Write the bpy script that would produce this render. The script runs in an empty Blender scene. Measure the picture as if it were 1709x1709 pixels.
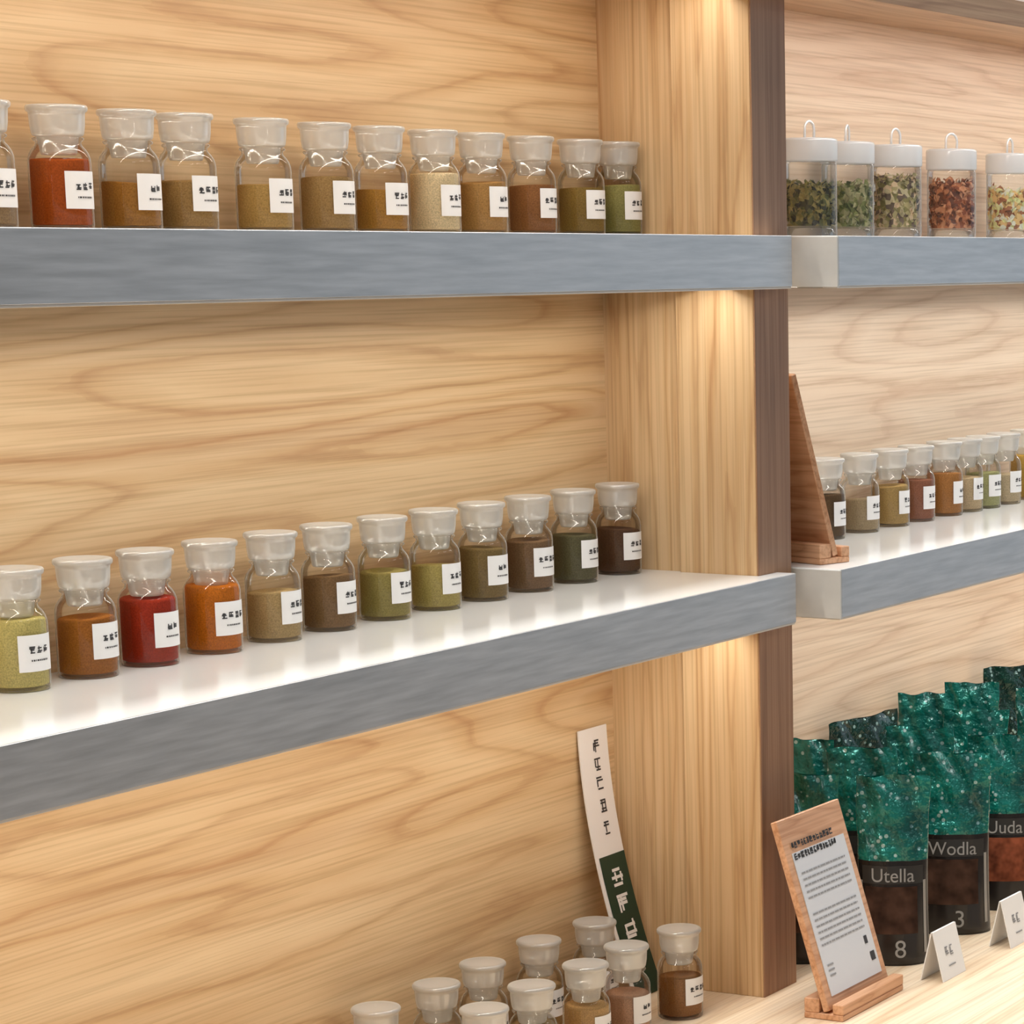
import bpy, math, random
from mathutils import Matrix, Vector

# ------------------------------------------------------------------ camera / world / lights / exposure
scn = bpy.context.scene
COL = scn.collection
Z0 = 1.55                                   # eye height; heights below are given relative to the eye

def link(o):
    COL.objects.link(o)
    return o

IMG = 1709.0
PPX, PPY, FPX = 1630.0, 1330.0, 4715.82      # the photo is a crop: principal point off centre
R0 = Vector((0.41174173, -0.91130058, 0.0))
R1 = Vector((-0.17266589, -0.07801350, -0.98188614))
R2 = Vector((0.89479341, 0.40428349, -0.18947194))
cam_d = bpy.data.cameras.new('camera')
cam_d.sensor_fit = 'HORIZONTAL'
cam_d.sensor_width = 36.0
cam_d.lens = FPX / IMG * 36.0
cam_d.shift_x = (IMG / 2 - PPX) / IMG
cam_d.shift_y = (PPY - IMG / 2) / IMG
cam_d.clip_start = 0.05
cam = link(bpy.data.objects.new('camera', cam_d))
M = Matrix.Identity(4)
for i in range(3):
    M[i][0] = R0[i]; M[i][1] = -R1[i]; M[i][2] = -R2[i]
M[0][3], M[1][3], M[2][3] = -2.4081, -1.2806, Z0
cam.matrix_world = M
scn.camera = cam

world = bpy.data.worlds.new('world')
scn.world = world
world.use_nodes = True
world.node_tree.nodes['Background'].inputs[0].default_value = (1.0, 0.985, 0.965, 1)
world.node_tree.nodes['Background'].inputs[1].default_value = 0.20

def area(name, loc, rot, sx, sy, power, color):
    d = bpy.data.lights.new(name, 'AREA')
    d.shape = 'RECTANGLE'; d.size = sx; d.size_y = sy
    d.energy = power; d.color = color
    o = link(bpy.data.objects.new(name, d))
    o.location = (loc[0], loc[1], loc[2] + Z0); o.rotation_euler = rot
    return o

area('ceiling_light', (0.2, -0.20, 1.55), (0, 0, 0), 3.8, 0.22, 52, (1.0, 0.985, 0.96))
for px_, py_ in ((-2.6, -3.2), (-0.6, -3.4), (1.6, -3.2)):
    area('added_glint_light', (px_, py_, 1.45), (0, 0, 0), 1.2, 0.35, 12, (1.0, 0.985, 0.96))  # unseen lights added to put glints on the glass
area('added_cool_light', (4.2, -2.3, 0.2), (math.radians(90), 0, math.radians(62)), 2.4, 2.4, 15, (0.66, 0.83, 1.0))  # unseen cool light added to tint the metal fascias blue
LEDC = (1.0, 0.955, 0.89)
LEDR = (1.0, 0.97, 0.93)
for zz, pw in ((0.2480, 2.2), (-0.0290, 2.45), (-0.3490, 2.25)):      # strips sunk in a groove of each board
    area('led_light', (-0.8525, 0.0545, zz), (0, 0, 0), 1.585, 0.016, pw, LEDC)
    area('led_light_right', (0.85, 0.0275, zz), (0, 0, 0), 1.58, 0.013, pw, LEDR)

vs = scn.view_settings
vs.view_transform = 'Standard'
try: vs.look = 'None'
except Exception: pass
vs.exposure = 0.0
vs.gamma = 1.0
vs.use_curve_mapping = False
scn.cycles.use_denoising = True
scn.cycles.max_bounces = 10
scn.cycles.transparent_max_bounces = 40
scn.cycles.caustics_reflective = False
scn.cycles.caustics_refractive = False

# ------------------------------------------------------------------ helpers
def s2l(c):
    return tuple(((x / 255) / 12.92 if x / 255 <= 0.04045 else ((x / 255 + 0.055) / 1.055) ** 2.4) for x in c) + (1,)

def mat_new(name):
    m = bpy.data.materials.new(name); m.use_nodes = True
    nt = m.node_tree; nt.nodes.clear()
    out = nt.nodes.new('ShaderNodeOutputMaterial')
    return m, nt, out

def N(nt, t, **kw):
    n = nt.nodes.new(t)
    for k, v in kw.items(): setattr(n, k, v)
    return n

def ramp(nt, stops):
    r = N(nt, 'ShaderNodeValToRGB')
    e = r.color_ramp.elements
    while len(e) < len(stops): e.new(0.5)
    for el, (p, c) in zip(e, stops): el.position = p; el.color = c
    return r

def plain(name, col, rough=0.5, metallic=0.0, spec=0.5, noise=None):
    m, nt, out = mat_new(name)
    b = N(nt, 'ShaderNodeBsdfPrincipled')
    b.inputs['Base Color'].default_value = col
    b.inputs['Roughness'].default_value = rough
    b.inputs['Metallic'].default_value = metallic
    b.inputs['Specular IOR Level'].default_value = spec
    if noise:
        sc, amt = noise
        tc = N(nt, 'ShaderNodeTexCoord'); n = N(nt, 'ShaderNodeTexNoise')
        n.inputs['Scale'].default_value = sc; n.inputs['Detail'].default_value = 4
        nt.links.new(tc.outputs['Object'], n.inputs['Vector'])
        lo = tuple(x * (1 - amt) for x in col[:3]) + (1,); hi = tuple(min(1, x * (1 + amt)) for x in col[:3]) + (1,)
        r = ramp(nt, [(0.3, lo), (0.7, hi)])
        nt.links.new(n.outputs['Fac'], r.inputs['Fac']); nt.links.new(r.outputs['Color'], b.inputs['Base Color'])
    nt.links.new(b.outputs[0], out.inputs[0])
    return m

def wood(name, light, mid, dark, axis='X', seed=0.0, rough=0.45, k=11.0, along=1.05, across=10.0):
    """growth-ring contours of a stretched noise field, plus fine pores"""
    m, nt, out = mat_new(name)
    L = nt.links.new
    tc = N(nt, 'ShaderNodeTexCoord')
    def mapped(a, c, off):
        mp = N(nt, 'ShaderNodeMapping')
        mp.inputs['Scale'].default_value = {'X': (a, c, c), 'Z': (c, c, a)}[axis]
        mp.inputs['Location'].default_value = (seed + off, seed * 1.7 + off, seed * 0.6 - off)
        L(tc.outputs['Object'], mp.inputs['Vector'])
        return mp
    n1 = N(nt, 'ShaderNodeTexNoise'); n1.inputs['Scale'].default_value = 1.0
    n1.inputs['Detail'].default_value = 1.6; n1.inputs['Roughness'].default_value = 0.42; n1.inputs['Distortion'].default_value = 0.15
    L(mapped(along, across, 0).outputs[0], n1.inputs['Vector'])
    mul = N(nt, 'ShaderNodeMath', operation='MULTIPLY'); mul.inputs[1].default_value = k
    L(n1.outputs['Fac'], mul.inputs[0])
    nj = N(nt, 'ShaderNodeTexNoise'); nj.inputs['Scale'].default_value = 1.0; nj.inputs['Detail'].default_value = 3
    L(mapped(14, 90, 3.1).outputs[0], nj.inputs['Vector'])
    add = N(nt, 'ShaderNodeMath', operation='MULTIPLY_ADD'); add.inputs[1].default_value = 0.35
    L(nj.outputs['Fac'], add.inputs[0]); L(mul.outputs[0], add.inputs[2])
    fr = N(nt, 'ShaderNodeMath', operation='FRACT'); L(add.outputs[0], fr.inputs[0])
    def mix(a, b, t): return tuple(a[i] * (1 - t) + b[i] * t for i in range(3)) + (1,)
    r = ramp(nt, [(0.0, mid), (0.15, mix(mid, light, .5)), (0.5, light), (0.80, mid), (0.92, mix(mid, dark, .75)), (1.0, mix(mid, dark, .25))])
    L(fr.outputs[0], r.inputs['Fac'])
    # soft overall tone
    n2 = N(nt, 'ShaderNodeTexNoise'); n2.inputs['Scale'].default_value = 1.0; n2.inputs['Detail'].default_value = 3
    L(mapped(0.9, 26.0, 9.7).outputs[0], n2.inputs['Vector'])
    r2 = ramp(nt, [(0.28, mix(mid, dark, .75)), (0.45, mid), (0.7, light)]); L(n2.outputs['Fac'], r2.inputs['Fac'])
    mx = N(nt, 'ShaderNodeMix', data_type='RGBA'); mx.inputs['Factor'].default_value = 0.48
    L(r.outputs['Color'], mx.inputs['A']); L(r2.outputs['Color'], mx.inputs['B'])
    # pores
    n3 = N(nt, 'ShaderNodeTexNoise'); n3.inputs['Scale'].default_value = 1.0; n3.inputs['Detail'].default_value = 3
    L(mapped(4.5, 380, 5.5).outputs[0], n3.inputs['Vector'])
    r3 = ramp(nt, [(0.34, (0.72, 0.67, 0.60, 1)), (0.54, (1.0, 1.0, 1.0, 1))]); L(n3.outputs['Fac'], r3.inputs['Fac'])
    mm = N(nt, 'ShaderNodeMix', data_type='RGBA', blend_type='MULTIPLY'); mm.inputs['Factor'].default_value = 0.6
    L(mx.outputs['Result'], mm.inputs['A']); L(r3.outputs['Color'], mm.inputs['B'])
    b = N(nt, 'ShaderNodeBsdfPrincipled'); b.inputs['Roughness'].default_value = rough
    b.inputs['Specular IOR Level'].default_value = 0.35
    L(mm.outputs['Result'], b.inputs['Base Color'])
    bp = N(nt, 'ShaderNodeBump'); bp.inputs['Strength'].default_value = 0.08; bp.inputs['Distance'].default_value = 0.001
    L(n3.outputs['Fac'], bp.inputs['Height']); L(bp.outputs[0], b.inputs['Normal'])
    L(b.outputs[0], out.inputs[0])
    return m

def thin_glass(name, tint, rough=0.03, ior=1.3, haze=0.0, edge=0.5, hazecol=(1, 1, 1, 1), shine=0.03):
    """clear sheet glass: see-through, glossy, rim whitened in place of light refracted by thick edges"""
    m, nt, out = mat_new(name); L = nt.links.new
    tr = N(nt, 'ShaderNodeBsdfTransparent'); tr.inputs[0].default_value = tint
    gl = N(nt, 'ShaderNodeBsdfGlossy'); gl.inputs['Roughness'].default_value = rough
    df = N(nt, 'ShaderNodeBsdfDiffuse'); df.inputs[0].default_value = hazecol
    tl = N(nt, 'ShaderNodeBsdfTranslucent'); tl.inputs[0].default_value = hazecol
    m0 = N(nt, 'ShaderNodeMixShader'); m0.inputs[0].default_value = 0.35
    L(df.outputs[0], m0.inputs[1]); L(tl.outputs[0], m0.inputs[2])
    lw = N(nt, 'ShaderNodeLayerWeight'); lw.inputs['Blend'].default_value = 0.5
    mr = N(nt, 'ShaderNodeMapRange'); mr.interpolation_type = 'SMOOTHSTEP'
    mr.inputs['From Min'].default_value = 0.55; mr.inputs['From Max'].default_value = 1.0
    mr.inputs['To Min'].default_value = haze; mr.inputs['To Max'].default_value = edge  # white haze towards the rim stands in for refracted edge light
    L(lw.outputs['Facing'], mr.inputs['Value'])
    m1 = N(nt, 'ShaderNodeMixShader'); L(mr.outputs[0], m1.inputs[0])
    L(tr.outputs[0], m1.inputs[1]); L(m0.outputs[0], m1.inputs[2])
    fr = N(nt, 'ShaderNodeFresnel'); fr.inputs['IOR'].default_value = ior
    ad = N(nt, 'ShaderNodeMath', operation='MULTIPLY_ADD'); ad.inputs[1].default_value = 0.6; ad.inputs[2].default_value = shine
    L(fr.outputs[0], ad.inputs[0])
    mx = N(nt, 'ShaderNodeMixShader')
    L(ad.outputs[0], mx.inputs[0]); L(m1.outputs[0], mx.inputs[1]); L(gl.outputs[0], mx.inputs[2])
    L(mx.outputs[0], out.inputs[0])
    return m

def powder(name, col, grain=900, amt=0.22):
    m, nt, out = mat_new(name); L = nt.links.new
    tc = N(nt, 'ShaderNodeTexCoord'); n = N(nt, 'ShaderNodeTexNoise')
    n.inputs['Scale'].default_value = grain; n.inputs['Detail'].default_value = 2
    L(tc.outputs['Object'], n.inputs['Vector'])
    c = [x * k for x, k in zip(s2l(col)[:3], (1.08, 1.04, 1.06))]
    c = tuple(x * min(1, 0.8 / max(c)) for x in c) + (1,)
    lo = tuple(x * (1 - amt) for x in c[:3]) + (1,); hi = tuple(min(1, x * (1 + amt)) for x in c[:3]) + (1,)
    r = ramp(nt, [(0.3, lo), (0.7, hi)]); L(n.outputs['Fac'], r.inputs['Fac'])
    b = N(nt, 'ShaderNodeBsdfPrincipled'); b.inputs['Roughness'].default_value = 0.9; b.inputs['Specular IOR Level'].default_value = 0.1
    L(r.outputs['Color'], b.inputs['Base Color']); L(b.outputs[0], out.inputs[0])
    return m

def mesh(name, verts, faces, smooth=False):
    me = bpy.data.meshes.new(name)
    me.from_pydata([tuple(v) for v in verts], [], faces)
    me.validate(); me.update()
    if smooth: me.polygons.foreach_set('use_smooth', [True] * len(me.polygons))
    return me

def obj(name, me, m=None, parent=None):
    o = link(bpy.data.objects.new(name, me))
    if m is not None and me is not None and not me.materials: me.materials.append(m)
    if parent is not None: o.parent = parent
    return o

def tag(o, label=None, cat=None, group=None, kind=None):
    if label: o['label'] = label
    if cat: o['category'] = cat
    if group: o['group'] = group
    if kind: o['kind'] = kind
    return o

def empty(name, loc=(0, 0, 0), rz=0.0):
    o = link(bpy.data.objects.new(name, None))
    o.location = loc; o.rotation_euler = (0, 0, rz); o.empty_display_size = 0.02
    return o

def bevel_box(x0, x1, y0, y1, z0, z1, b=0.001):
    """box with chamfered edges, as verts/faces"""
    b = min(b, (x1 - x0) * .45, (y1 - y0) * .45, (z1 - z0) * .45)
    import bmesh
    bm = bmesh.new()
    bmesh.ops.create_cube(bm, size=1.0)
    for v in bm.verts:
        v.co.x = x0 if v.co.x < 0 else x1
        v.co.y = y0 if v.co.y < 0 else y1
        v.co.z = z0 if v.co.z < 0 else z1
    if b > 0:
        bmesh.ops.bevel(bm, geom=bm.edges[:], offset=b, segments=1, affect='EDGES', profile=0.5)
    vs = [tuple(v.co) for v in bm.verts]; bm.verts.index_update()
    fs = [[v.index for v in f.verts] for f in bm.faces]
    bm.free()
    return vs, fs

def box(name, x0, x1, y0, y1, z0, z1, m, parent=None, b=0.001):
    vs, fs = bevel_box(x0, x1, y0, y1, z0, z1, b)
    return obj(name, mesh(name, vs, fs), m, parent)

def join(parts):
    vs, fs = [], []
    for v, f in parts:
        k = len(vs); vs += list(v); fs += [[i + k for i in q] for q in f]
    return vs, fs

def lathe(profile, seg=40):
    """profile: (r, z) list; r == 0 collapses to a pole"""
    vs, fs, rows = [], [], []
    for r, z in profile:
        if r <= 1e-6:
            rows.append([len(vs)]); vs.append((0, 0, z))
        else:
            rows.append(list(range(len(vs), len(vs) + seg)))
            vs += [(r * math.cos(2 * math.pi * i / seg), r * math.sin(2 * math.pi * i / seg), z) for i in range(seg)]
    for a, b in zip(rows, rows[1:]):
        for i in range(seg):
            j = (i + 1) % seg
            if len(a) == 1 and len(b) == 1: continue
            if len(a) == 1: fs.append([a[0], b[j], b[i]])
            elif len(b) == 1: fs.append([a[i], a[j], b[0]])
            else: fs.append([a[i], a[j], b[j], b[i]])
    return vs, fs

def tube(pts, r, seg=8):
    vs, fs = [], []
    P = [Vector(p) for p in pts]
    for i, p in enumerate(P):
        d = (P[min(i + 1, len(P) - 1)] - P[max(i - 1, 0)]).normalized()
        a = d.orthogonal().normalized()
        if i and a.dot(pa) < 0: a = -a
        if i:
            a = (pa - d * pa.dot(d)).normalized()
        pa = a
        c = d.cross(a)
        vs += [tuple(p + (a * math.cos(2 * math.pi * k / seg) + c * math.sin(2 * math.pi * k / seg)) * r) for k in range(seg)]
    for i in range(len(P) - 1):
        for k in range(seg):
            j = (k + 1) % seg
            fs.append([i * seg + k, i * seg + j, (i + 1) * seg + j, (i + 1) * seg + k])
    fs.append(list(range(seg))[::-1]); fs.append([(len(P) - 1) * seg + k for k in range(seg)])
    return vs, fs

def copy_tree(o, parent=None):
    c = o.copy(); COL.objects.link(c); c.parent = parent
    for ch in o.children: copy_tree(ch, c)
    return c

def glyph(rng, x, z, w, h, t):
    """illegible printed character: bars inside a w x h cell, as (x0, z0, x1, z1)"""
    bars = []
    for q in rng.sample([0.0, 0.25, 0.5, 0.75, 1.0], rng.choice([3, 3, 4])):
        ind = rng.uniform(0, .22) * w
        zz = z + q * (h - t)
        bars.append((x + ind, zz, x + w - rng.uniform(0, .22) * w, zz + t))
    for q in rng.sample([0.08, 0.35, 0.5, 0.9], rng.choice([1, 2, 2])):
        xx = x + q * (w - t)
        z0 = z + rng.uniform(0, .3) * h
        bars.append((xx, z0, xx + t, z + h * rng.uniform(.75, 1)))
    return bars

# ------------------------------------------------------------------ materials
OAK_L = s2l((224, 195, 154)); OAK_M = s2l((206, 170, 125)); OAK_D = s2l((168, 122, 80))
m_oak_back = wood('oak_back_panel', OAK_L, OAK_M, OAK_D, 'X', 1.3)
m_oak_side = wood('oak_side_panel', OAK_L, OAK_M, OAK_D, 'Z', 4.1, along=1.2, across=30, k=7)
m_oak_post = wood('oak_post', OAK_L, OAK_M, OAK_D, 'Z', 7.7, along=1.2, across=30, k=7)
m_post_shade = wood('shaded_post_wood', s2l((174, 136, 106)), s2l((158, 118, 88)), s2l((128, 92, 66)), 'Z', 9.2, along=1.2, across=40, k=6)  # post wood darkened: the shade on its front is put into the colour
m_oak_pale = wood('pale_oak_back_panel', s2l((230, 208, 182)), s2l((216, 189, 160)), s2l((188, 152, 122)), 'X', 12.4)
m_oak_top = wood('oak_counter_top', s2l((246, 228, 202)), s2l((236, 212, 180)), s2l((206, 170, 132)), 'X', 21.0, across=16, k=8, rough=0.35)
m_brown_board = wood('brown_top_board', s2l((204, 168, 132)), s2l((184, 144, 108)), s2l((150, 108, 76)), 'X', 33.0)
m_oak_board = wood('oak_top_board', OAK_L, OAK_M, OAK_D, 'X', 31.0)
m_stand_wood = wood('sign_stand_wood', s2l((224, 176, 140)), s2l((206, 156, 118)), s2l((176, 122, 84)), 'X', 3.0, across=60, along=6, k=5)
m_white_top = plain('white_shelf_surface', (0.86, 0.87, 0.86, 1), 0.16)
m_white_wall = plain('white_wall_paint', (0.85, 0.85, 0.84, 1), 0.7)
m_endcap = plain('light_grey_end', (0.66, 0.66, 0.63, 1), 0.4, noise=(30, .08))
m_trim = plain('pale_edge_trim', (0.75, 0.70, 0.64, 1), 0.35)
m_chan = plain('aluminium_channel', (0.7, 0.7, 0.7, 1), 0.4, 0.8)
m_core = plain('shelf_core', (0.5, 0.47, 0.43, 1), 0.6)
m_floor = plain('grey_floor_tile', (0.35, 0.33, 0.31, 1), 0.4, noise=(4, .15))

def brushed():
    m, nt, out = mat_new('brushed_grey_metal'); L = nt.links.new
    tc = N(nt, 'ShaderNodeTexCoord')
    mp = N(nt, 'ShaderNodeMapping'); mp.inputs['Scale'].default_value = (14, 200, 200); L(tc.outputs['Object'], mp.inputs['Vector'])
    n = N(nt, 'ShaderNodeTexNoise'); n.inputs['Scale'].default_value = 1.0; n.inputs['Detail'].default_value = 4
    L(mp.outputs[0], n.inputs['Vector'])
    r = ramp(nt, [(0.3, (0.47, 0.47, 0.47, 1)), (0.7, (0.63, 0.63, 0.635, 1))]); L(n.outputs['Fac'], r.inputs['Fac'])
    b = N(nt, 'ShaderNodeBsdfPrincipled'); b.inputs['Metallic'].default_value = 0.75; b.inputs['Roughness'].default_value = 0.42
    L(r.outputs['Color'], b.inputs['Base Color'])
    rr = N(nt, 'ShaderNodeMapRange'); rr.inputs['To Min'].default_value = 0.34; rr.inputs['To Max'].default_value = 0.5
    L(n.outputs['Fac'], rr.inputs['Value']); L(rr.outputs[0], b.inputs['Roughness'])
    L(b.outputs[0], out.inputs[0])
    return m
m_metal = brushed()

m_glass = thin_glass('clear_jar_glass', (0.99, 0.985, 0.97, 1), 0.05, 1.3, 0.0, 0.62, (1.0, 0.98, 0.92, 1), 0.025)
m_stopper = thin_glass('frosted_stopper_glass', (0.985, 0.99, 0.965, 1), 0.08, 1.45, 0.48, 0.92, (1.0, 1.0, 0.965, 1), 0.12)
m_paper = plain('white_label_paper', (0.84, 0.83, 0.82, 1), 0.7)
m_ink = plain('dark_print_ink', (0.035, 0.033, 0.035, 1), 0.6)
m_greyink = plain('grey_print_ink', (0.30, 0.30, 0.31, 1), 0.6)

# ------------------------------------------------------------------ setting
TBL = Z0 - 0.722          # counter surface
S1 = Z0 + 0.015           # upper shelf surface
S2 = Z0 - 0.305           # lower shelf surface
TH = 0.0495
TOPZ = Z0 + 0.238         # underside of the top board
RO = -0.026               # the right-hand bay stands a little further forward

tag(box('floor', -3.5, 3.5, -4.0, 1.0, -0.05, 0.0, m_floor, b=0), kind='structure')
tag(box('wall_upper', -2.0, 2.2, 0.012, 0.25, TOPZ + 0.027, Z0 + 1.2, m_white_wall, b=0), kind='structure')

bay = tag(empty('shelving_bay', (-0.8, 0.19, TBL)), 'oak-panelled shelving bay with a wide post at its right edge', 'shelving unit')
def inb(o, p):
    o.parent = p; o.matrix_parent_inverse = Matrix.Translation(-Vector(p.location)); return o
inb(box('back_panel', -1.75, -0.0, 0.19, 0.208, TBL, TOPZ + 0.0108, m_oak_back, b=0), bay)
inb(box('side_panel', -0.0305, -0.004, 0.106, 0.19, TBL, TOPZ + 0.0108, m_oak_side, b=0), bay)
inb(box('post', -0.037, 0.0305, 0.0215, 0.106, TBL, TOPZ, m_oak_post, b=0.0006), bay)
inb(box('shaded_post_front', -0.0368, 0.0303, 0.02, 0.0214, TBL, TOPZ, m_post_shade, b=0.0004), bay)  # thin layer added to carry the shade of the post front
def top_board(x0, x1, yf, yb, root, xc, m):
    inb(box('top_board', x0, x1, yf, yb, TOPZ + 0.011, TOPZ + 0.027, m, b=0), root)
    inb(box('front_rail', x0, xc, yf, yf + 0.045, TOPZ, TOPZ + 0.011, m, b=0), root)
top_board(-1.75, 0.0, 0.0, 0.208, bay, 0.0, m_oak_board)

bayr = tag(empty('shelving_bay', (0.8, 0.165, TBL)), 'pale oak back panel and top board of the bay right of the post', 'shelving unit')
inb(box('back_panel', 0.0, 2.2, 0.19 + RO, 0.208 + RO, TBL, TOPZ + 0.0268, m_oak_pale, b=0), bayr)
inb(box('side_panel', 0.0, 0.0305, 0.106, 0.164, TBL, TOPZ + 0.0108, m_oak_side, b=0), bayr)
top_board(0.0005, 2.2, RO, 0.19 + RO, bayr, 2.2, m_brown_board)

ctr = tag(empty('counter', (0, -0.1, 0)), 'light oak counter top under both shelving bays', 'counter')
inb(box('counter_top', -2.0, 2.3, -0.42, 0.21, TBL - 0.04, TBL, m_oak_top, b=0.0015), ctr)
inb(box('cabinet_body', -1.98, 2.28, -0.36, 0.20, 0.0, TBL - 0.04, m_oak_board, b=0.001), ctr)

def shelf(x0, x1, yf, yb, ztop, label, cap):
    root = tag(empty('display_shelf', ((x0 + x1) / 2, yf, ztop - TH)), label, 'shelf')
    zb = ztop - TH
    xi = x1 if cap else -0.0375                     # the left shelves stop at the post behind their fascia
    if cap:
        inb(box('shelf_top', x0, x1, yf, yb, ztop - 0.006, ztop, m_white_top, b=0.0004), root)
    else:
        inb(obj('shelf_top', mesh('shelf_top', *join([bevel_box(x0, x1, yf, yf + 0.0195, ztop - 0.006, ztop, 0), bevel_box(x0, xi, yf + 0.0195, yb, ztop - 0.006, ztop, 0),
                                                     bevel_box(xi, -0.0308, 0.1062, yb, ztop - 0.006, ztop, 0)])), m_white_top), root)
    inb(box('front_fascia', x0 + (0.0015 if cap else 0), x1, yf - 0.0010, yf + 0.012, zb + 0.002, ztop - 0.0002, m_metal, b=0.0003), root)
    inb(box('front_rail', x0 + 0.003, xi, yf + 0.0165, yf + 0.045, zb, ztop - 0.0061, m_core, b=0), root)
    inb(box('rear_board', x0 + 0.003, xi, yf + 0.0745, yb, zb, ztop - 0.0061, m_core, b=0), root)
    inb(box('edge_trim', x0, x1, yf, yf + 0.016, zb, zb + 0.002, m_trim, b=0.0003), root)
    inb(box('light_channel', x0 + 0.01, xi - 0.001, yf + 0.0455, yf + 0.074, zb + 0.0075, zb + 0.011, m_chan, b=0.0003), root)
    if cap:
        inb(box('end_cap', x0 - 0.0015, x0 + 0.0014, yf - 0.001, yb, zb + 0.001, ztop - 0.0008, m_endcap, b=0.0003), root)
    return root

shelf(-1.75, -0.0005, 0.0, 0.19, S1, 'upper grey-fronted shelf left of the post, holding stoppered jars', False)
shelf(-1.75, -0.0005, 0.0, 0.19, S2, 'lower grey-fronted white shelf left of the post, under red and orange powder jars', False)
shelf(0.0445, 2.2, RO, 0.19 + RO, S1, 'upper grey-fronted shelf right of the post, holding dried-herb canisters', True)
shelf(0.0445, 2.2, RO, 0.19 + RO, S2, 'lower grey-fronted white shelf right of the post, with small crowded jars', True)

# ------------------------------------------------------------------ stoppered jars
JR = 0.0217
jar_prof = [(0, 0.0028), (0.0165, 0.0028), (0.0198, 0.0010), (0.0206, 0.0), (0.0214, 0.0008), (JR, 0.003), (JR, 0.046), (0.0214, 0.0495),
            (0.0203, 0.0530), (0.0183, 0.0562), (0.0163, 0.0583), (0.0156, 0.0600), (0.0158, 0.0612), (0.0172, 0.0620), (0.0178, 0.0630),
            (0.0172, 0.0640), (0.0150, 0.0641)]
stop_prof = [(0, 0.052), (0.0118, 0.052), (0.0126, 0.0535), (0.0142, 0.0640), (0.0150, 0.0645), (0.0172, 0.0652), (0.0180, 0.0668), (0.0188, 0.0720), (0.0192, 0.0790),
             (0.0194, 0.0812), (0.0208, 0.0822), (0.0213, 0.0836), (0.0212, 0.0852), (0.0204, 0.0862), (0.0186, 0.0865), (0.0160, 0.0862), (0.010, 0.0856), (0, 0.0855)]
me_jar = mesh('jar_body', *lathe(jar_prof, 48), smooth=True); me_jar.materials.append(m_glass)
me_stop = mesh('stopper', *lathe(stop_prof, 44), smooth=True); me_stop.materials.append(m_stopper)

def wrap_patch(w, z0, z1, r, n=14):
    vs, fs = [], []
    for i in range(n + 1):
        a = -math.pi / 2 + (-0.5 + i / n) * w / r
        for z in (z0, z1): vs.append((r * math.cos(a), r * math.sin(a), z))
    for i in range(n): fs.append([2 * i, 2 * i + 2, 2 * i + 3, 2 * i + 1])
    return vs, fs

LW, LZ0, LZ1 = 0.0315, 0.0145, 0.0405
me_label = mesh('label', *wrap_patch(LW, LZ0, LZ1, JR + 0.0003), smooth=True); me_label.materials.append(m_paper)

def wrap_bars(bars, r):
    vs, fs = [], []
    for x0, z0, x1, z1 in bars:
        n = max(1, int((x1 - x0) / 0.002))
        k = len(vs)
        for i in range(n + 1):
            a = -math.pi / 2 + (x0 + (x1 - x0) * i / n) / r
            vs += [(r * math.cos(a), r * math.sin(a), z0), (r * math.cos(a), r * math.sin(a), z1)]
        fs += [[k + 2 * i, k + 2 * i + 2, k + 2 * i + 3, k + 2 * i + 1] for i in range(n)]
    return vs, fs

rng = random.Random(5)
me_text = []
for nch in (3, 3, 2, 4, 3, 3):
    bars = []
    cw, gap = 0.0048, 0.0012
    tot = nch * cw + (nch - 1) * gap
    for i in range(nch): bars += glyph(rng, -tot / 2 + i * (cw + gap), 0.0275, cw, 0.0050, 0.0009)
    x = -0.007
    while x < 0.007:                                     # the fine second line
        w = rng.uniform(0.0006, 0.0018); bars.append((x, 0.0218, x + w, 0.0230)); x += w + 0.0006
    me = mesh('lettering', *wrap_bars(bars, JR + 0.0006)); me.materials.append(m_ink)
    me_text.append(me)

pow_cache = {}
def powder_mat(col):
    if col not in pow_cache: pow_cache[col] = powder('spice_powder', col)
    return pow_cache[col]

def filling(level, seed, r=0.0203, z0=0.0032):
    g = random.Random(seed)
    prof = [(0, z0), (r * .9, z0), (r, z0 + 0.001), (r, level - 0.001), (r * .96, level)]
    seg = 32
    vs, fs = lathe(prof + [(r * .65, level + 0.0006), (r * .3, level + 0.0002), (0, level)], seg)
    ph, am = g.uniform(0, 6.28), g.uniform(0.0003, 0.0014)
    out = []
    for x, y, z in vs:
        if z > level - 0.0015: z += am * math.sin(math.atan2(y, x) + ph) * math.hypot(x, y) / r
        out.append((x, y, z))
    return out, fs

jn = 0
def jar(x, y, z, col, level, label, group, rz=0.0, txt=None):
    global jn
    root = tag(empty('stoppered_jar', (x, y, z + 0.0002), rz), label, 'jar', group)
    obj('jar_body', me_jar, None, root)
    obj('stopper', me_stop, None, root)
    me = mesh('powder_filling', *filling(level, jn), smooth=True)
    obj('powder_filling', me, powder_mat(col), root)
    lb = obj('paper_label', me_label, None, root)
    obj('lettering', me_text[(jn if txt is None else txt) % len(me_text)], None, lb)
    jn += 1
    return root

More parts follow.
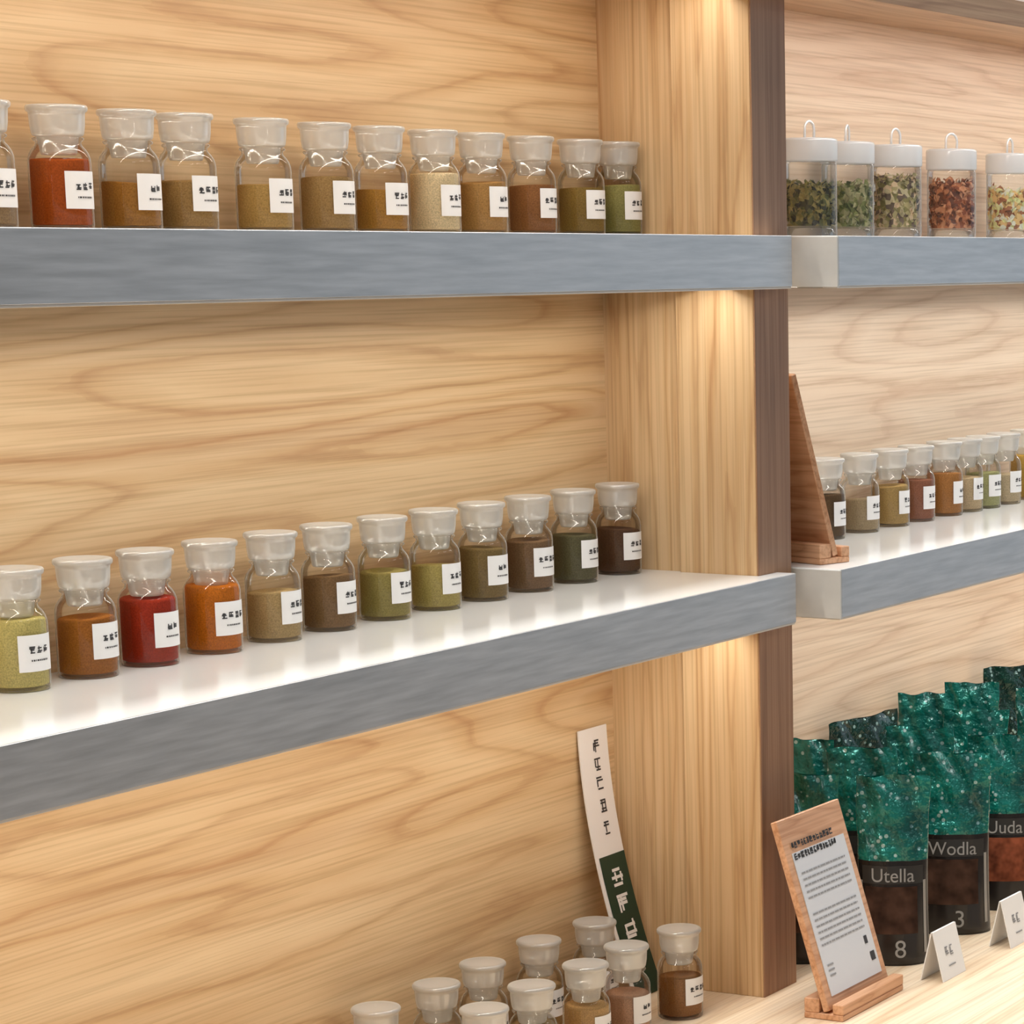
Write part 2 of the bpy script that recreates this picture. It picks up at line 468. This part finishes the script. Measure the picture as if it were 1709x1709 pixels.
jr = random.Random(11)
ORD = ['first', 'second', 'third', 'fourth', 'fifth', 'sixth', 'seventh', 'eighth', 'ninth', 'tenth', 'eleventh', 'twelfth']
G1 = 'stoppered jars on the upper left shelf'
G2 = 'stoppered jars on the lower left shelf'
up = [(-0.884, (150, 125, 90), .034, 'stoppered jar cut off by the left edge, upper left shelf'),
      (-0.808, (164, 78, 22), .049, 'jar filled with dark orange-brown powder, upper left shelf'),
      (-0.7354, (158, 112, 48), .034, 'half-full jar of brown powder beside the orange-brown one, upper left shelf'),
      (-0.6719, (160, 128, 76), .037, 'jar of tan powder, fourth from left on the upper left shelf'),
      (-0.5819, (178, 146, 84), .036, 'jar of pale tan powder right of a gap, upper left shelf'),
      (-0.5023, (164, 134, 84), .043, 'jar of light brown powder, sixth from left on the upper left shelf'),
      (-0.4294, (170, 126, 56), .034, 'jar of golden brown powder, seventh from left on the upper left shelf'),
      (-0.3535, (222, 204, 160), .050, 'jar full of cream powder on the upper left shelf'),
      (-0.2819, (178, 138, 80), .044, 'jar of golden tan powder right of the cream one, upper left shelf'),
      (-0.2031, (146, 100, 58), .043, 'jar of mid-brown powder, third from right on the upper left shelf'),
      (-0.1206, (140, 116, 58), .042, 'jar of olive-brown powder, second from right on the upper left shelf'),
      (-0.0548, (150, 146, 86), .046, 'jar of green powder next to the side panel, upper left shelf')]
for x, c, lv, lab in up:
    jar(x, 0.155, S1, c, lv, lab, G1, jr.uniform(-.1, .1))
lo = [(-0.880, (196, 184, 112), .050, 'jar of pale yellow powder at the left end of the lower left shelf'),
      (-0.809, (160, 100, 38), .043, 'jar of orange-brown powder left of the red one, lower left shelf'),
      (-0.7419, (158, 50, 26), .050, 'jar of bright red powder on the lower left shelf'),
      (-0.668, (190, 108, 26), .052, 'jar of bright orange powder right of the red one, lower left shelf'),
      (-0.5942, (176, 152, 104), .039, 'jar of beige powder right of the orange one, lower left shelf'),
      (-0.5225, (128, 100, 66), .044, 'jar of dark brown powder in the middle of the lower left shelf'),
      (-0.4462, (150, 138, 78), .040, 'jar of olive powder, seventh from left on the lower left shelf'),
      (-0.3724, (172, 158, 92), .038, 'jar of yellow-green powder, eighth from left on the lower left shelf'),
      (-0.2996, (128, 108, 66), .046, 'jar of olive-brown powder, fourth from right on the lower left shelf'),
      (-0.2248, (124, 98, 70), .046, 'jar of grey-brown powder, third from right on the lower left shelf'),
      (-0.1484, (98, 94, 66), .044, 'jar of dark grey-green powder, second from right on the lower left shelf'),
      (-0.0696, (92, 66, 46), .043, 'jar of darkest brown powder next to the side panel, lower left shelf')]
for x, c, lv, lab in lo:
    jar(x, 0.155, S2, c, lv, lab, G2, jr.uniform(-.1, .1))
G3 = 'stoppered jars standing on the counter'
cl = [('A', -.4841, .1541, 'leftmost jar of the back row on the counter'), ('B', -.3954, .1538, 'second jar from left, back row on the counter'),
      ('C', -.3155, .1592, 'third jar from left, back row on the counter'), ('D', -.2208, .1602, 'fourth jar from left, back row on the counter'),
      ('E', -.1349, .1523, 'back row jar just left of the curved sign strip on the counter'), ('F', -.4474, .0682, 'leftmost jar of the front row on the counter'),
      ('G', -.3642, .0746, 'second jar from left, front row on the counter'), ('H', -.2806, .0713, 'third jar from left, front row on the counter'),
      ('I', -.2050, .0741, 'front row jar before the foot of the curved sign strip'), ('J', -.1269, .0629, 'rightmost jar on the counter, brown powder, beside the post')]
cc = [(170, 140, 90), (182, 160, 110), (150, 120, 70), (160, 130, 84), (140, 120, 80), (190, 170, 110), (150, 128, 88), (186, 150, 96), (178, 140, 112), (140, 98, 56)]
for (n, x, y, lab), c in zip(cl, cc):
    jar(x, y, TBL, c, jr.uniform(.036, .05), lab, G3, jr.uniform(-.1, .1))
G4 = 'stoppered jars on the lower right shelf'
rj = [(.3125, (96, 76, 52), .047, 'jar of dark brown powder beside the wooden stand, lower right shelf'),
      (.395, (168, 150, 116), .036, 'jar of grey-beige powder, second from left on the lower right shelf'),
      (.472, (176, 148, 92), .045, 'jar of golden beige powder, third from left on the lower right shelf'),
      (.540, (150, 100, 76), .047, 'jar of reddish brown powder on the lower right shelf'),
      (.617, (172, 120, 66), .049, 'jar of orange-brown powder on the lower right shelf'),
      (.675, (196, 176, 138), .040, 'jar of pale beige powder, sixth from left on the lower right shelf'),
      (.728, (170, 172, 118), .042, 'jar of pale green powder on the lower right shelf'),
      (.790, (196, 180, 146), .036, 'jar of cream powder, second from right on the lower right shelf'),
      (.862, (204, 168, 84), .055, 'jar full of golden yellow powder at the right edge, lower right shelf')]
for x, c, lv, lab in rj:
    jar(x, 0.128, S2, c, lv, lab, G4, jr.uniform(-.1, .1))

# ------------------------------------------------------------------ herb canisters on the upper right shelf
m_cglass = thin_glass('canister_glass', (0.97, 0.985, 0.99, 1), 0.04, 1.3, 0.03, 0.60, (0.92, 0.96, 1.0, 1), 0.03)
m_lid = thin_glass('milky_lid', (0.96, 0.98, 1.0, 1), 0.12, 1.45, 0.72, 0.9, (0.93, 0.97, 1.0, 1), 0.05)
m_wire = plain('pale_wire', (0.85, 0.85, 0.84, 1), 0.25, 0.3)
CR = 0.0282
can_prof = [(0, 0.0105), (0.022, 0.0105), (0.0245, 0.008), (0.0262, 0.002), (0.0262, 0.0), (0.0278, 0.0), (CR, 0.002), (CR, 0.074), (0.0276, 0.0765), (0.0268, 0.0780)]
lid_prof = [(0, 0.0770), (0.0262, 0.0770), (0.0290, 0.0775), (0.0293, 0.0790), (0.0293, 0.0975), (0.0286, 0.0995), (0.026, 0.1005), (0.012, 0.1012), (0, 0.1014)]
me_can = mesh('canister_body', *lathe(can_prof, 48), smooth=True); me_can.materials.append(m_cglass)
me_lid = mesh('lid', *lathe(lid_prof, 44), smooth=True); me_lid.materials.append(m_lid)
arc = [(-0.010, 0, 0.1008), (-0.010, 0, 0.110)] + [(-0.010 * math.cos(a), 0, 0.110 + 0.008 * math.sin(a)) for a in [math.pi * k / 10 for k in range(1, 10)]] + [(0.010, 0, 0.110), (0.010, 0, 0.1008)]
me_wire = mesh('handle', *tube(arc, 0.0014, 8), smooth=True); me_wire.materials.append(m_wire)

def flakes(level, seed, n, lo, hi, curl):
    g = random.Random(seed)
    r = 0.0252
    parts = [lathe([(0, 0.0112), (r * .9, 0.0112), (r * .9, level * .9), (r * .6, level * .95), (0, level * .95)], 20)]
    for _ in range(n):
        rr = r * math.sqrt(g.uniform(.55, 1)); a = g.uniform(0, 6.283)
        z = g.uniform(0.013, level)
        c = Vector((rr * math.cos(a), rr * math.sin(a), z))
        s = g.uniform(lo, hi)
        u = Vector((g.gauss(0, 1), g.gauss(0, 1), g.gauss(0, 1))).normalized()
        v = u.orthogonal().normalized(); w = u.cross(v)
        k = curl * s
        p = [c - u * s, c - v * s * .55 + w * k, c + u * s, c + v * s * .55 + w * k, c + w * k * 1.6]
        q = []
        for t in p:
            h = math.hypot(t.x, t.y)
            if h > 0.0268: t = Vector((t.x * .0268 / h, t.y * .0268 / h, t.z))
            t.z = max(t.z, 0.0113)
            q.append(tuple(t))
        parts.append((q, [[0, 1, 4], [1, 2, 4], [2, 3, 4], [3, 0, 4]]))
    return join(parts)

def herb_mat(name, cols):
    m, nt, out = mat_new(name); L = nt.links.new
    tc = N(nt, 'ShaderNodeTexCoord'); v = N(nt, 'ShaderNodeTexVoronoi'); v.inputs['Scale'].default_value = 190
    L(tc.outputs['Object'], v.inputs['Vector'])
    sp = N(nt, 'ShaderNodeSeparateColor'); L(v.outputs['Color'], sp.inputs[0])
    n = len(cols)
    r = ramp(nt, [(i / n, tuple(min(.9, x * 1.7) for x in s2l(c)[:3]) + (1,)) for i, c in enumerate(cols)]); r.color_ramp.interpolation = 'CONSTANT'
    L(sp.outputs[0], r.inputs['Fac'])
    b = N(nt, 'ShaderNodeBsdfPrincipled'); b.inputs['Roughness'].default_value = 0.7
    L(r.outputs['Color'], b.inputs['Base Color']); L(b.outputs[0], out.inputs[0])
    return m

cans = [(.269, .120, .055, [(70, 72, 30), (106, 98, 44), (40, 40, 18), (124, 112, 60)], .004, .008, 'glass canister of dark green dried leaves beside the post'),
        (.372, .128, .058, [(110, 114, 62), (150, 146, 104), (84, 90, 44), (132, 126, 88)], .004, .008, 'partly hidden canister of light green leaves, second from the post'),
        (.4745, .120, .068, [(150, 138, 96), (186, 164, 132), (116, 108, 62), (92, 76, 62), (168, 156, 122)], .003, .006, 'canister of mixed pale and olive herb pieces, middle of the row'),
        (.621, .120, .066, [(160, 98, 60), (122, 62, 32), (184, 132, 96), (94, 48, 26)], .004, .008, 'canister of reddish brown dried bark pieces'),
        (.7886, .120, .060, [(240, 222, 176), (226, 196, 140), (140, 90, 60), (206, 164, 110)], .006, .011, 'canister of cream dried slices at the right edge')]
for i, (x, y, lv, cols, a, b, lab) in enumerate(cans):
    root = tag(empty('herb_canister', (x, y, S1 + 0.0002), jr.uniform(-.3, .3)), lab, 'jar', 'lidded canisters on the upper right shelf')
    obj('canister_body', me_can, None, root)
    ld = obj('lid', me_lid, None, root); obj('handle', me_wire, None, ld)
    fl = obj('dried_herb_filling', mesh('herbs', *flakes(lv, 70 + i, 420 if a < .005 else 260, a, b, .35)), herb_mat('dried_herbs', cols), root)
    tag(fl, kind='stuff')

# ------------------------------------------------------------------ curved sign strip leaning in the corner
def strip_pt(t):
    """side profile of the strip: foot on the counter, bending up against the wall"""
    P0, P1, P2 = Vector((0.129, TBL + 0.0008)), Vector((0.170, Z0 - 0.585)), Vector((0.1868, Z0 - 0.458))
    c = P1 * 2 - (P0 + P2) * 0.5
    return P0 * (1 - t) ** 2 + c * 2 * t * (1 - t) + P2 * t * t
def strip_patch(x0, x1, t0, t1, off, n=24, thick=0.0):
    vs, fs = [], []
    for i in range(n + 1):
        t = t0 + (t1 - t0) * i / n
        p = strip_pt(t); d = (strip_pt(min(1, t + .01)) - strip_pt(max(0, t - .01))).normalized()
        nrm = Vector((-d.y, d.x))                       # faces the room (-y)
        if nrm.x > 0: nrm = -nrm
        q = p + nrm * off
        vs += [(x0, q.x, q.y), (x1, q.x, q.y)]
        if thick:
            q2 = p + nrm * (off - thick)
            vs += [(x0, q2.x, q2.y), (x1, q2.x, q2.y)]
    st = 4 if thick else 2
    for i in range(n):
        a, b = i * st, (i + 1) * st
        fs.append([a, a + 1, b + 1, b])
        if thick:
            fs += [[a + 3, a + 2, b + 2, b + 3], [a + 2, a, b, b + 2], [a + 1, a + 3, b + 3, b + 1]]
    if thick:
        fs += [[0, 2, 3, 1], [n * 4, n * 4 + 1, n * 4 + 3, n * 4 + 2]]
    return vs, fs
SX0, SX1 = -0.1005, -0.0490
sgn = tag(empty('sign_strip', (-0.075, 0.13, TBL)), 'curved white and dark green sign strip leaning in the corner', 'sign')
m_strip = plain('white_sign_card', (0.84, 0.80, 0.77, 1), 0.35)
m_green = plain('dark_green_print', s2l((14, 52, 38)), 0.3)
inb(obj('strip_card', mesh('strip_card', *strip_patch(SX0, SX1, 0.0, 1.0, 0.0, 30, 0.0014), smooth=False), m_strip), sgn)
gp = inb(obj('green_panel', mesh('green_panel', *strip_patch(SX0 + 0.005, SX1, 0.0, 0.505, 0.0004), smooth=True), m_green), sgn)
rg = random.Random(21)
def strip_bars(chars, off):
    parts = []
    for (xc, tc_, w, h, th) in chars:
        for x0, z0, x1, z1 in glyph(rg, xc - w / 2, -h / 2, w, h, th):
            k = 1 / 0.27
            parts.append(strip_patch(x0, x1, tc_ + z0 * k, tc_ + z1 * k, off, 2))
    return join(parts)
xm = (SX0 + SX1) / 2
inb(obj('black_lettering', mesh('black_lettering', *strip_bars([(xm + .004, t, 0.012, 0.0135, 0.0018) for t in (.925, .852, .778, .69, .605)], 0.0004)), m_ink), sgn)
lw = obj('white_lettering', mesh('white_lettering', *strip_bars([(xm + .003, t, 0.021, 0.0175, 0.0030) for t in (.42, .325, .232, .14)], 0.0008)), m_strip, None)
inb(lw, sgn)

# ------------------------------------------------------------------ wooden sign stands
def sign_stand(loc, rz, lean, height, label, printed):
    root = tag(empty('sign_stand', loc, rz), label, 'sign')
    W = 0.066
    # base block with a groove: two rails on a foot
    foot = join([bevel_box(-W, W, -0.020, 0.022, 0.0, 0.006, 0.0008), bevel_box(-W, W, -0.020, -0.0085, 0.0061, 0.016, 0.0008), bevel_box(-W, W, 0.006, 0.022, 0.0061, 0.020, 0.0008)])
    obj('base', mesh('base', *foot), m_stand_wood, root)
    a = math.atan2(lean, height)
    ln = math.hypot(lean, height)
    vs, fs = bevel_box(-W + 0.001, W - 0.001, -0.0035, 0.0035, 0.0, ln, 0.0008)
    Rm = Matrix.Rotation(-a, 4, 'X')
    T = Matrix.Translation((0, -0.0015, 0.0078))
    bd = obj('board', mesh('board', vs, fs), m_stand_wood, root)
    bd.matrix_local = T @ Rm
    vs, fs = bevel_box(-W + 0.012, W - 0.012, -0.0044, -0.0036, 0.012, ln - 0.034, 0.0)
    sh = obj('paper_sheet', mesh('paper_sheet', vs, fs), m_sheet, bd)
    if printed:
        g = random.Random(3)
        bars = []
        x0, x1 = -W + 0.019, W - 0.022
        def quad(xa, za, xb, zb): return ([(xa, -0.0048, za), (xb, -0.0048, za), (xb, -0.0048, zb), (xa, -0.0048, zb)], [[0, 1, 2, 3]])
        head = []
        for zz in (ln - 0.030, ln - 0.041):
            x = x0 - 0.005
            while x < x1 - 0.012:
                w = g.uniform(.004, .007); head += [quad(*b) for b in glyph(g, x, zz, w, 0.0062, 0.0014)]; x += w + 0.0008
        obj('heading_print', mesh('heading_print', *join(head)), m_ink, bd)
        for qd in (quad(W - 0.030, 0.044, W - 0.024, 0.052), quad(W - 0.026, 0.026, W - 0.017, 0.035)):
            obj('small_mark', mesh('small_mark', *qd), m_ink, bd)
        zz = ln - 0.056
        for blk in (5, 6):
            for _ in range(blk):
                x = x0
                while x < x1:
                    w = g.uniform(.003, .011); bars.append(quad(x, zz, min(x + w, x1), zz + 0.0017)); x += w + 0.0012
                zz -= 0.0062
            zz -= 0.010
        x = x0
        for q in range(3): bars.append(quad(x, zz - 0.004, x + 0.012, zz - 0.0023)); zz -= 0.005
        obj('text_print', mesh('text_print', *join(bars)), m_greyink, bd)
    return root
m_sheet = plain('printed_sheet', (0.66, 0.67, 0.70, 1), 0.4)
sign_stand((-0.0195, -0.0715, TBL + 0.0002), 0.0, 0.055, 0.180, 'wooden stand with a printed white sheet on the counter', True)
sign_stand((0.112, 0.066, S2 + 0.0002), math.radians(72.5), 0.056, 0.180, 'wooden sign stand seen from behind on the lower right shelf', False)

# ------------------------------------------------------------------ small price cards
def price_card(loc, rz, label):
    root = tag(empty('price_card', loc, rz), label, 'price card', 'folded price cards on the counter')
    h, w, t = 0.050, 0.027, 0.0011
    def slab(y0, y1):
        vs = [(s * w, y0 + d, 0.0) for s in (-1, 1) for d in (0, t)] + [(s * w, y1 + d, h) for s in (-1, 1) for d in (0, t)]
        return vs, [[0, 2, 6, 4], [3, 1, 5, 7], [1, 0, 4, 5], [2, 3, 7, 6], [4, 6, 7, 5], [0, 1, 3, 2]]
    obj('front_leaf', mesh('front_leaf', *slab(-0.012, 0.0)), m_paper, root)
    obj('back_leaf', mesh('back_leaf', *slab(0.013, 0.0012)), m_paper, root)
    g = random.Random(9)
    def q(b):
        f = lambda z: -0.0124 + 0.012 * z / h
        return ([(b[0], f(b[1]), b[1]), (b[2], f(b[1]), b[1]), (b[2], f(b[3]), b[3]), (b[0], f(b[3]), b[3])], [[0, 1, 2, 3]])
    bars = []
    for i in range(2): bars += [q(b) for b in glyph(g, -0.010 + i * 0.010, 0.022, 0.008, 0.010, 0.0014)]
    bars += [q((-0.008, 0.012, 0.008, 0.0134))]
    obj('print', mesh('print', *join(bars)), m_greyink, root)
    return root
price_card((0.116, -0.104, TBL + 0.0002), 0.0, 'small white price card in front of the left teal pouch')
price_card((0.272, -0.110, TBL + 0.0002), 0.0, 'small white price card at the right edge of the photo')

# ------------------------------------------------------------------ teal foil pouches
def foil(name, col, dark):
    m, nt, out = mat_new(name); L = nt.links.new
    tc = N(nt, 'ShaderNodeTexCoord')
    v = N(nt, 'ShaderNodeTexVoronoi'); v.inputs['Scale'].default_value = 95; L(tc.outputs['Object'], v.inputs['Vector'])
    r = ramp(nt, [(0.0, (0.50, 0.70, 0.66, 1)), (0.17, (0.46, 0.68, 0.64, 1)), (0.22, col), (1.0, col)]); L(v.outputs['Distance'], r.inputs['Fac'])  # printed pale dots, brightened and enlarged to stand in for foil highlights
    n = N(nt, 'ShaderNodeTexNoise'); n.inputs['Scale'].default_value = 30; n.inputs['Detail'].default_value = 4; L(tc.outputs['Object'], n.inputs['Vector'])
    r2 = ramp(nt, [(0.38, dark), (0.62, (1, 1, 1, 1))]); L(n.outputs['Fac'], r2.inputs['Fac'])
    mm = N(nt, 'ShaderNodeMix', data_type='RGBA', blend_type='MULTIPLY'); mm.inputs['Factor'].default_value = 1.0
    L(r.outputs['Color'], mm.inputs['A']); L(r2.outputs['Color'], mm.inputs['B'])
    b = N(nt, 'ShaderNodeBsdfPrincipled'); b.inputs['Metallic'].default_value = 0.35; b.inputs['Roughness'].default_value = 0.16; b.inputs['Coat Weight'].default_value = 0.6; b.inputs['Coat Roughness'].default_value = 0.12
    L(mm.outputs['Result'], b.inputs['Base Color'])
    bp = N(nt, 'ShaderNodeBump'); bp.inputs['Strength'].default_value = 1.0; bp.inputs['Distance'].default_value = 0.018
    L(n.outputs['Fac'], bp.inputs['Height']); L(bp.outputs[0], b.inputs['Normal'])
    L(b.outputs[0], out.inputs[0])
    return m
m_teal = foil('teal_foil', s2l((14, 124, 112)), (0.22, 0.34, 0.38, 1))
m_dkteal = foil('deep_green_foil', s2l((6, 60, 48)), (0.25, 0.3, 0.3, 1))
m_black = plain('black_pouch_film', s2l((30, 25, 23)), 0.25)
m_band = plain('charcoal_name_band', s2l((44, 42, 40)), 0.35)
m_winbrown = powder('brown_window_print', (64, 46, 36), 60, 0.55)
m_winred = powder('rust_window_print', (122, 68, 46), 70, 0.6)
m_seam = plain('grey_seam', s2l((150, 146, 140)), 0.3)
m_letter = plain('pale_grey_lettering', s2l((150, 148, 144)), 0.5)

def text_mesh(s, size):
    cu = bpy.data.curves.new('lettering', 'FONT'); cu.body = s; cu.size = size; cu.align_x = 'CENTER'
    o = bpy.data.objects.new('lettering_tmp', cu); COL.objects.link(o)
    bpy.context.view_layer.update()
    me0 = o.evaluated_get(bpy.context.evaluated_depsgraph_get()).to_mesh()
    vs = [tuple(v.co) for v in me0.vertices]; fs = [list(p.vertices) for p in me0.polygons]
    o.to_mesh_clear(); bpy.data.objects.remove(o); bpy.data.curves.remove(cu)
    return vs, fs

def pouch(x, y, deg, label, top, win, word, num, seed, w=0.076, h=0.195, d=0.046, plain_front=False):
    g = random.Random(seed)
    ks = [(g.uniform(3, 12), g.uniform(8, 34), g.uniform(0, 6.28), g.uniform(.3, 1)) for _ in range(7)]
    def crink(s, t):
        return sum(a * math.sin(kx * s + kt * t + p) for kx, kt, p, a in ks) / 3.5
    def surf(s, t, side, off=0.0):
        D = d / 2 * (1 - t ** 1.8) * (0.92 + 0.08 * math.cos(3 * t)) + 0.0012
        wid = w / 2 * (1.0 - 0.05 * math.sin(math.pi * min(1, t * 1.1)))
        am = 0.0003 + 0.012 * max(0, t - 0.45)
        yy = D * (1 - abs(s) ** 2.4) ** 0.62
        zz = h * t + (0.006 * crink(s * .6, 3.0) * max(0, t - .6) if t > .6 else 0)
        return (wid * s + 0.004 * crink(0.4, t) * max(0, t - .5), side * (yy + off) + am * crink(s + side * 2, t) * min(1, 4 * (1 - abs(s))), zz)
    root = tag(empty('foil_pouch', (x, y, TBL + 0.0002), math.radians(deg)), label, 'pouch', 'teal pouches on the right of the counter')
    def shell(t0, t1, nt_, cap):
        vs, fs = [], []
        ns = 24
        ring = [(-math.cos(math.pi * i / ns), -1) for i in range(ns)] + [(math.cos(math.pi * i / ns), 1) for i in range(ns)]
        for j in range(nt_ + 1):
            t = t0 + (t1 - t0) * j / nt_
            vs += [surf(s, t, sd) for s, sd in ring]
        m_ = len(ring)
        for j in range(nt_):
            for i in range(m_):
                k = (i + 1) % m_
                fs.append([j * m_ + i, j * m_ + k, (j + 1) * m_ + k, (j + 1) * m_ + i])
        if cap: fs.append(list(range(m_))[::-1])
        return vs, fs
    SP = 0.555
    obj('lower_pouch', mesh('lower_pouch', *shell(0, SP, 14, True), smooth=True), m_black if not plain_front else top, root)
    up_ = obj('foil_upper', mesh('foil_upper', *shell(SP, 1, 22, False), smooth=True), top, root)
    if plain_front: return root
    def patch(s0, s1, t0, t1, off, ns=10, nt_=8):
        vs, fs = [], []
        for j in range(nt_ + 1):
            for i in range(ns + 1):
                vs.append(surf(s0 + (s1 - s0) * i / ns, t0 + (t1 - t0) * j / nt_, -1, off))
        for j in range(nt_):
            for i in range(ns):
                a = j * (ns + 1) + i; fs.append([a, a + 1, a + ns + 2, a + ns + 1])
        return vs, fs
    nb = obj('name_band', mesh('name_band', *patch(-.86, .86, .435, .53, 0.0005), smooth=True), m_band, root)
    if word:
        vs, fs = text_mesh(word, 0.020)
        obj('lettering', mesh('lettering', [surf(max(-.84, min(.84, vx / (w / 2))), (vz + 0.087) / h, -1, 0.0011) for vx, vz, _ in vs], fs), m_letter, nb)
    obj('picture_window', mesh('picture_window', *patch(-.78, .70, .17, .42, 0.0005), smooth=True), win, root)
    for s in (-.93, .86):
        obj('side_seam', mesh('side_seam', *patch(s, s + .07, .06, .45, 0.0007, 2), smooth=True), m_seam, root)
    if num:
        vs, fs = text_mesh(num, 0.026)
        obj('number_print', mesh('number_print', [surf(max(-.84, min(.84, (vx + .008) / (w / 2))), (vz + 0.009) / h, -1, 0.0012) for vx, vz, _ in vs], fs), m_letter, root)
    return root

pouch(.150, -.030, -65, 'teal pouch right behind the wooden printed stand', m_teal, m_winbrown, 'Utella', '8', 1)
pouch(.297, -.030, -66, 'teal pouch with brown window behind the price card', m_teal, m_winbrown, 'Wodla', '3', 2, w=.082)
pouch(.425, -.034, -64, 'teal pouch with a rust-coloured window at the right edge', m_teal, m_winred, 'Uuda', '', 3, w=.080)
pouch(.118, .058, -62, 'teal pouch half hidden between post and printed stand', m_teal, m_winbrown, '', '', 4)
pouch(.262, .062, -66, 'teal pouch in the middle row behind the front left one', m_teal, m_winbrown, '', '', 5, h=.20)
pouch(.405, .060, -64, 'teal pouch in the middle row, second from left', m_teal, m_winbrown, '', '', 6, h=.20)
pouch(.545, .055, -66, 'teal pouch in the middle row near the right edge', m_teal, m_winbrown, '', '', 7, h=.20)
pouch(.285, .134, -78, 'teal pouch of the back row beside the post', m_teal, m_winbrown, '', '', 8, h=.20, w=.05)
pouch(.415, .136, -12, 'dark green pouch standing sideways against the back panel', m_dkteal, m_winbrown, '', '', 9, h=.205, w=.125, d=.036, plain_front=True)
pouch(.560, .126, -62, 'teal pouch of the back row with a bright top edge', m_teal, m_winbrown, '', '', 10, h=.212, w=.066)
pouch(.660, .112, -64, 'pale shiny teal pouch of the back row, second from right', m_teal, m_winbrown, '', '', 11, h=.212, w=.066)
pouch(.815, .122, -30, 'dark green pouch at the back beside the right edge', m_dkteal, m_winbrown, '', '', 12, h=.212, w=.10, plain_front=True, d=.04)
pouch(.700, .030, -64, 'teal pouch at the right edge, above the rust-coloured window', m_teal, m_winbrown, '', '', 13, h=.205)
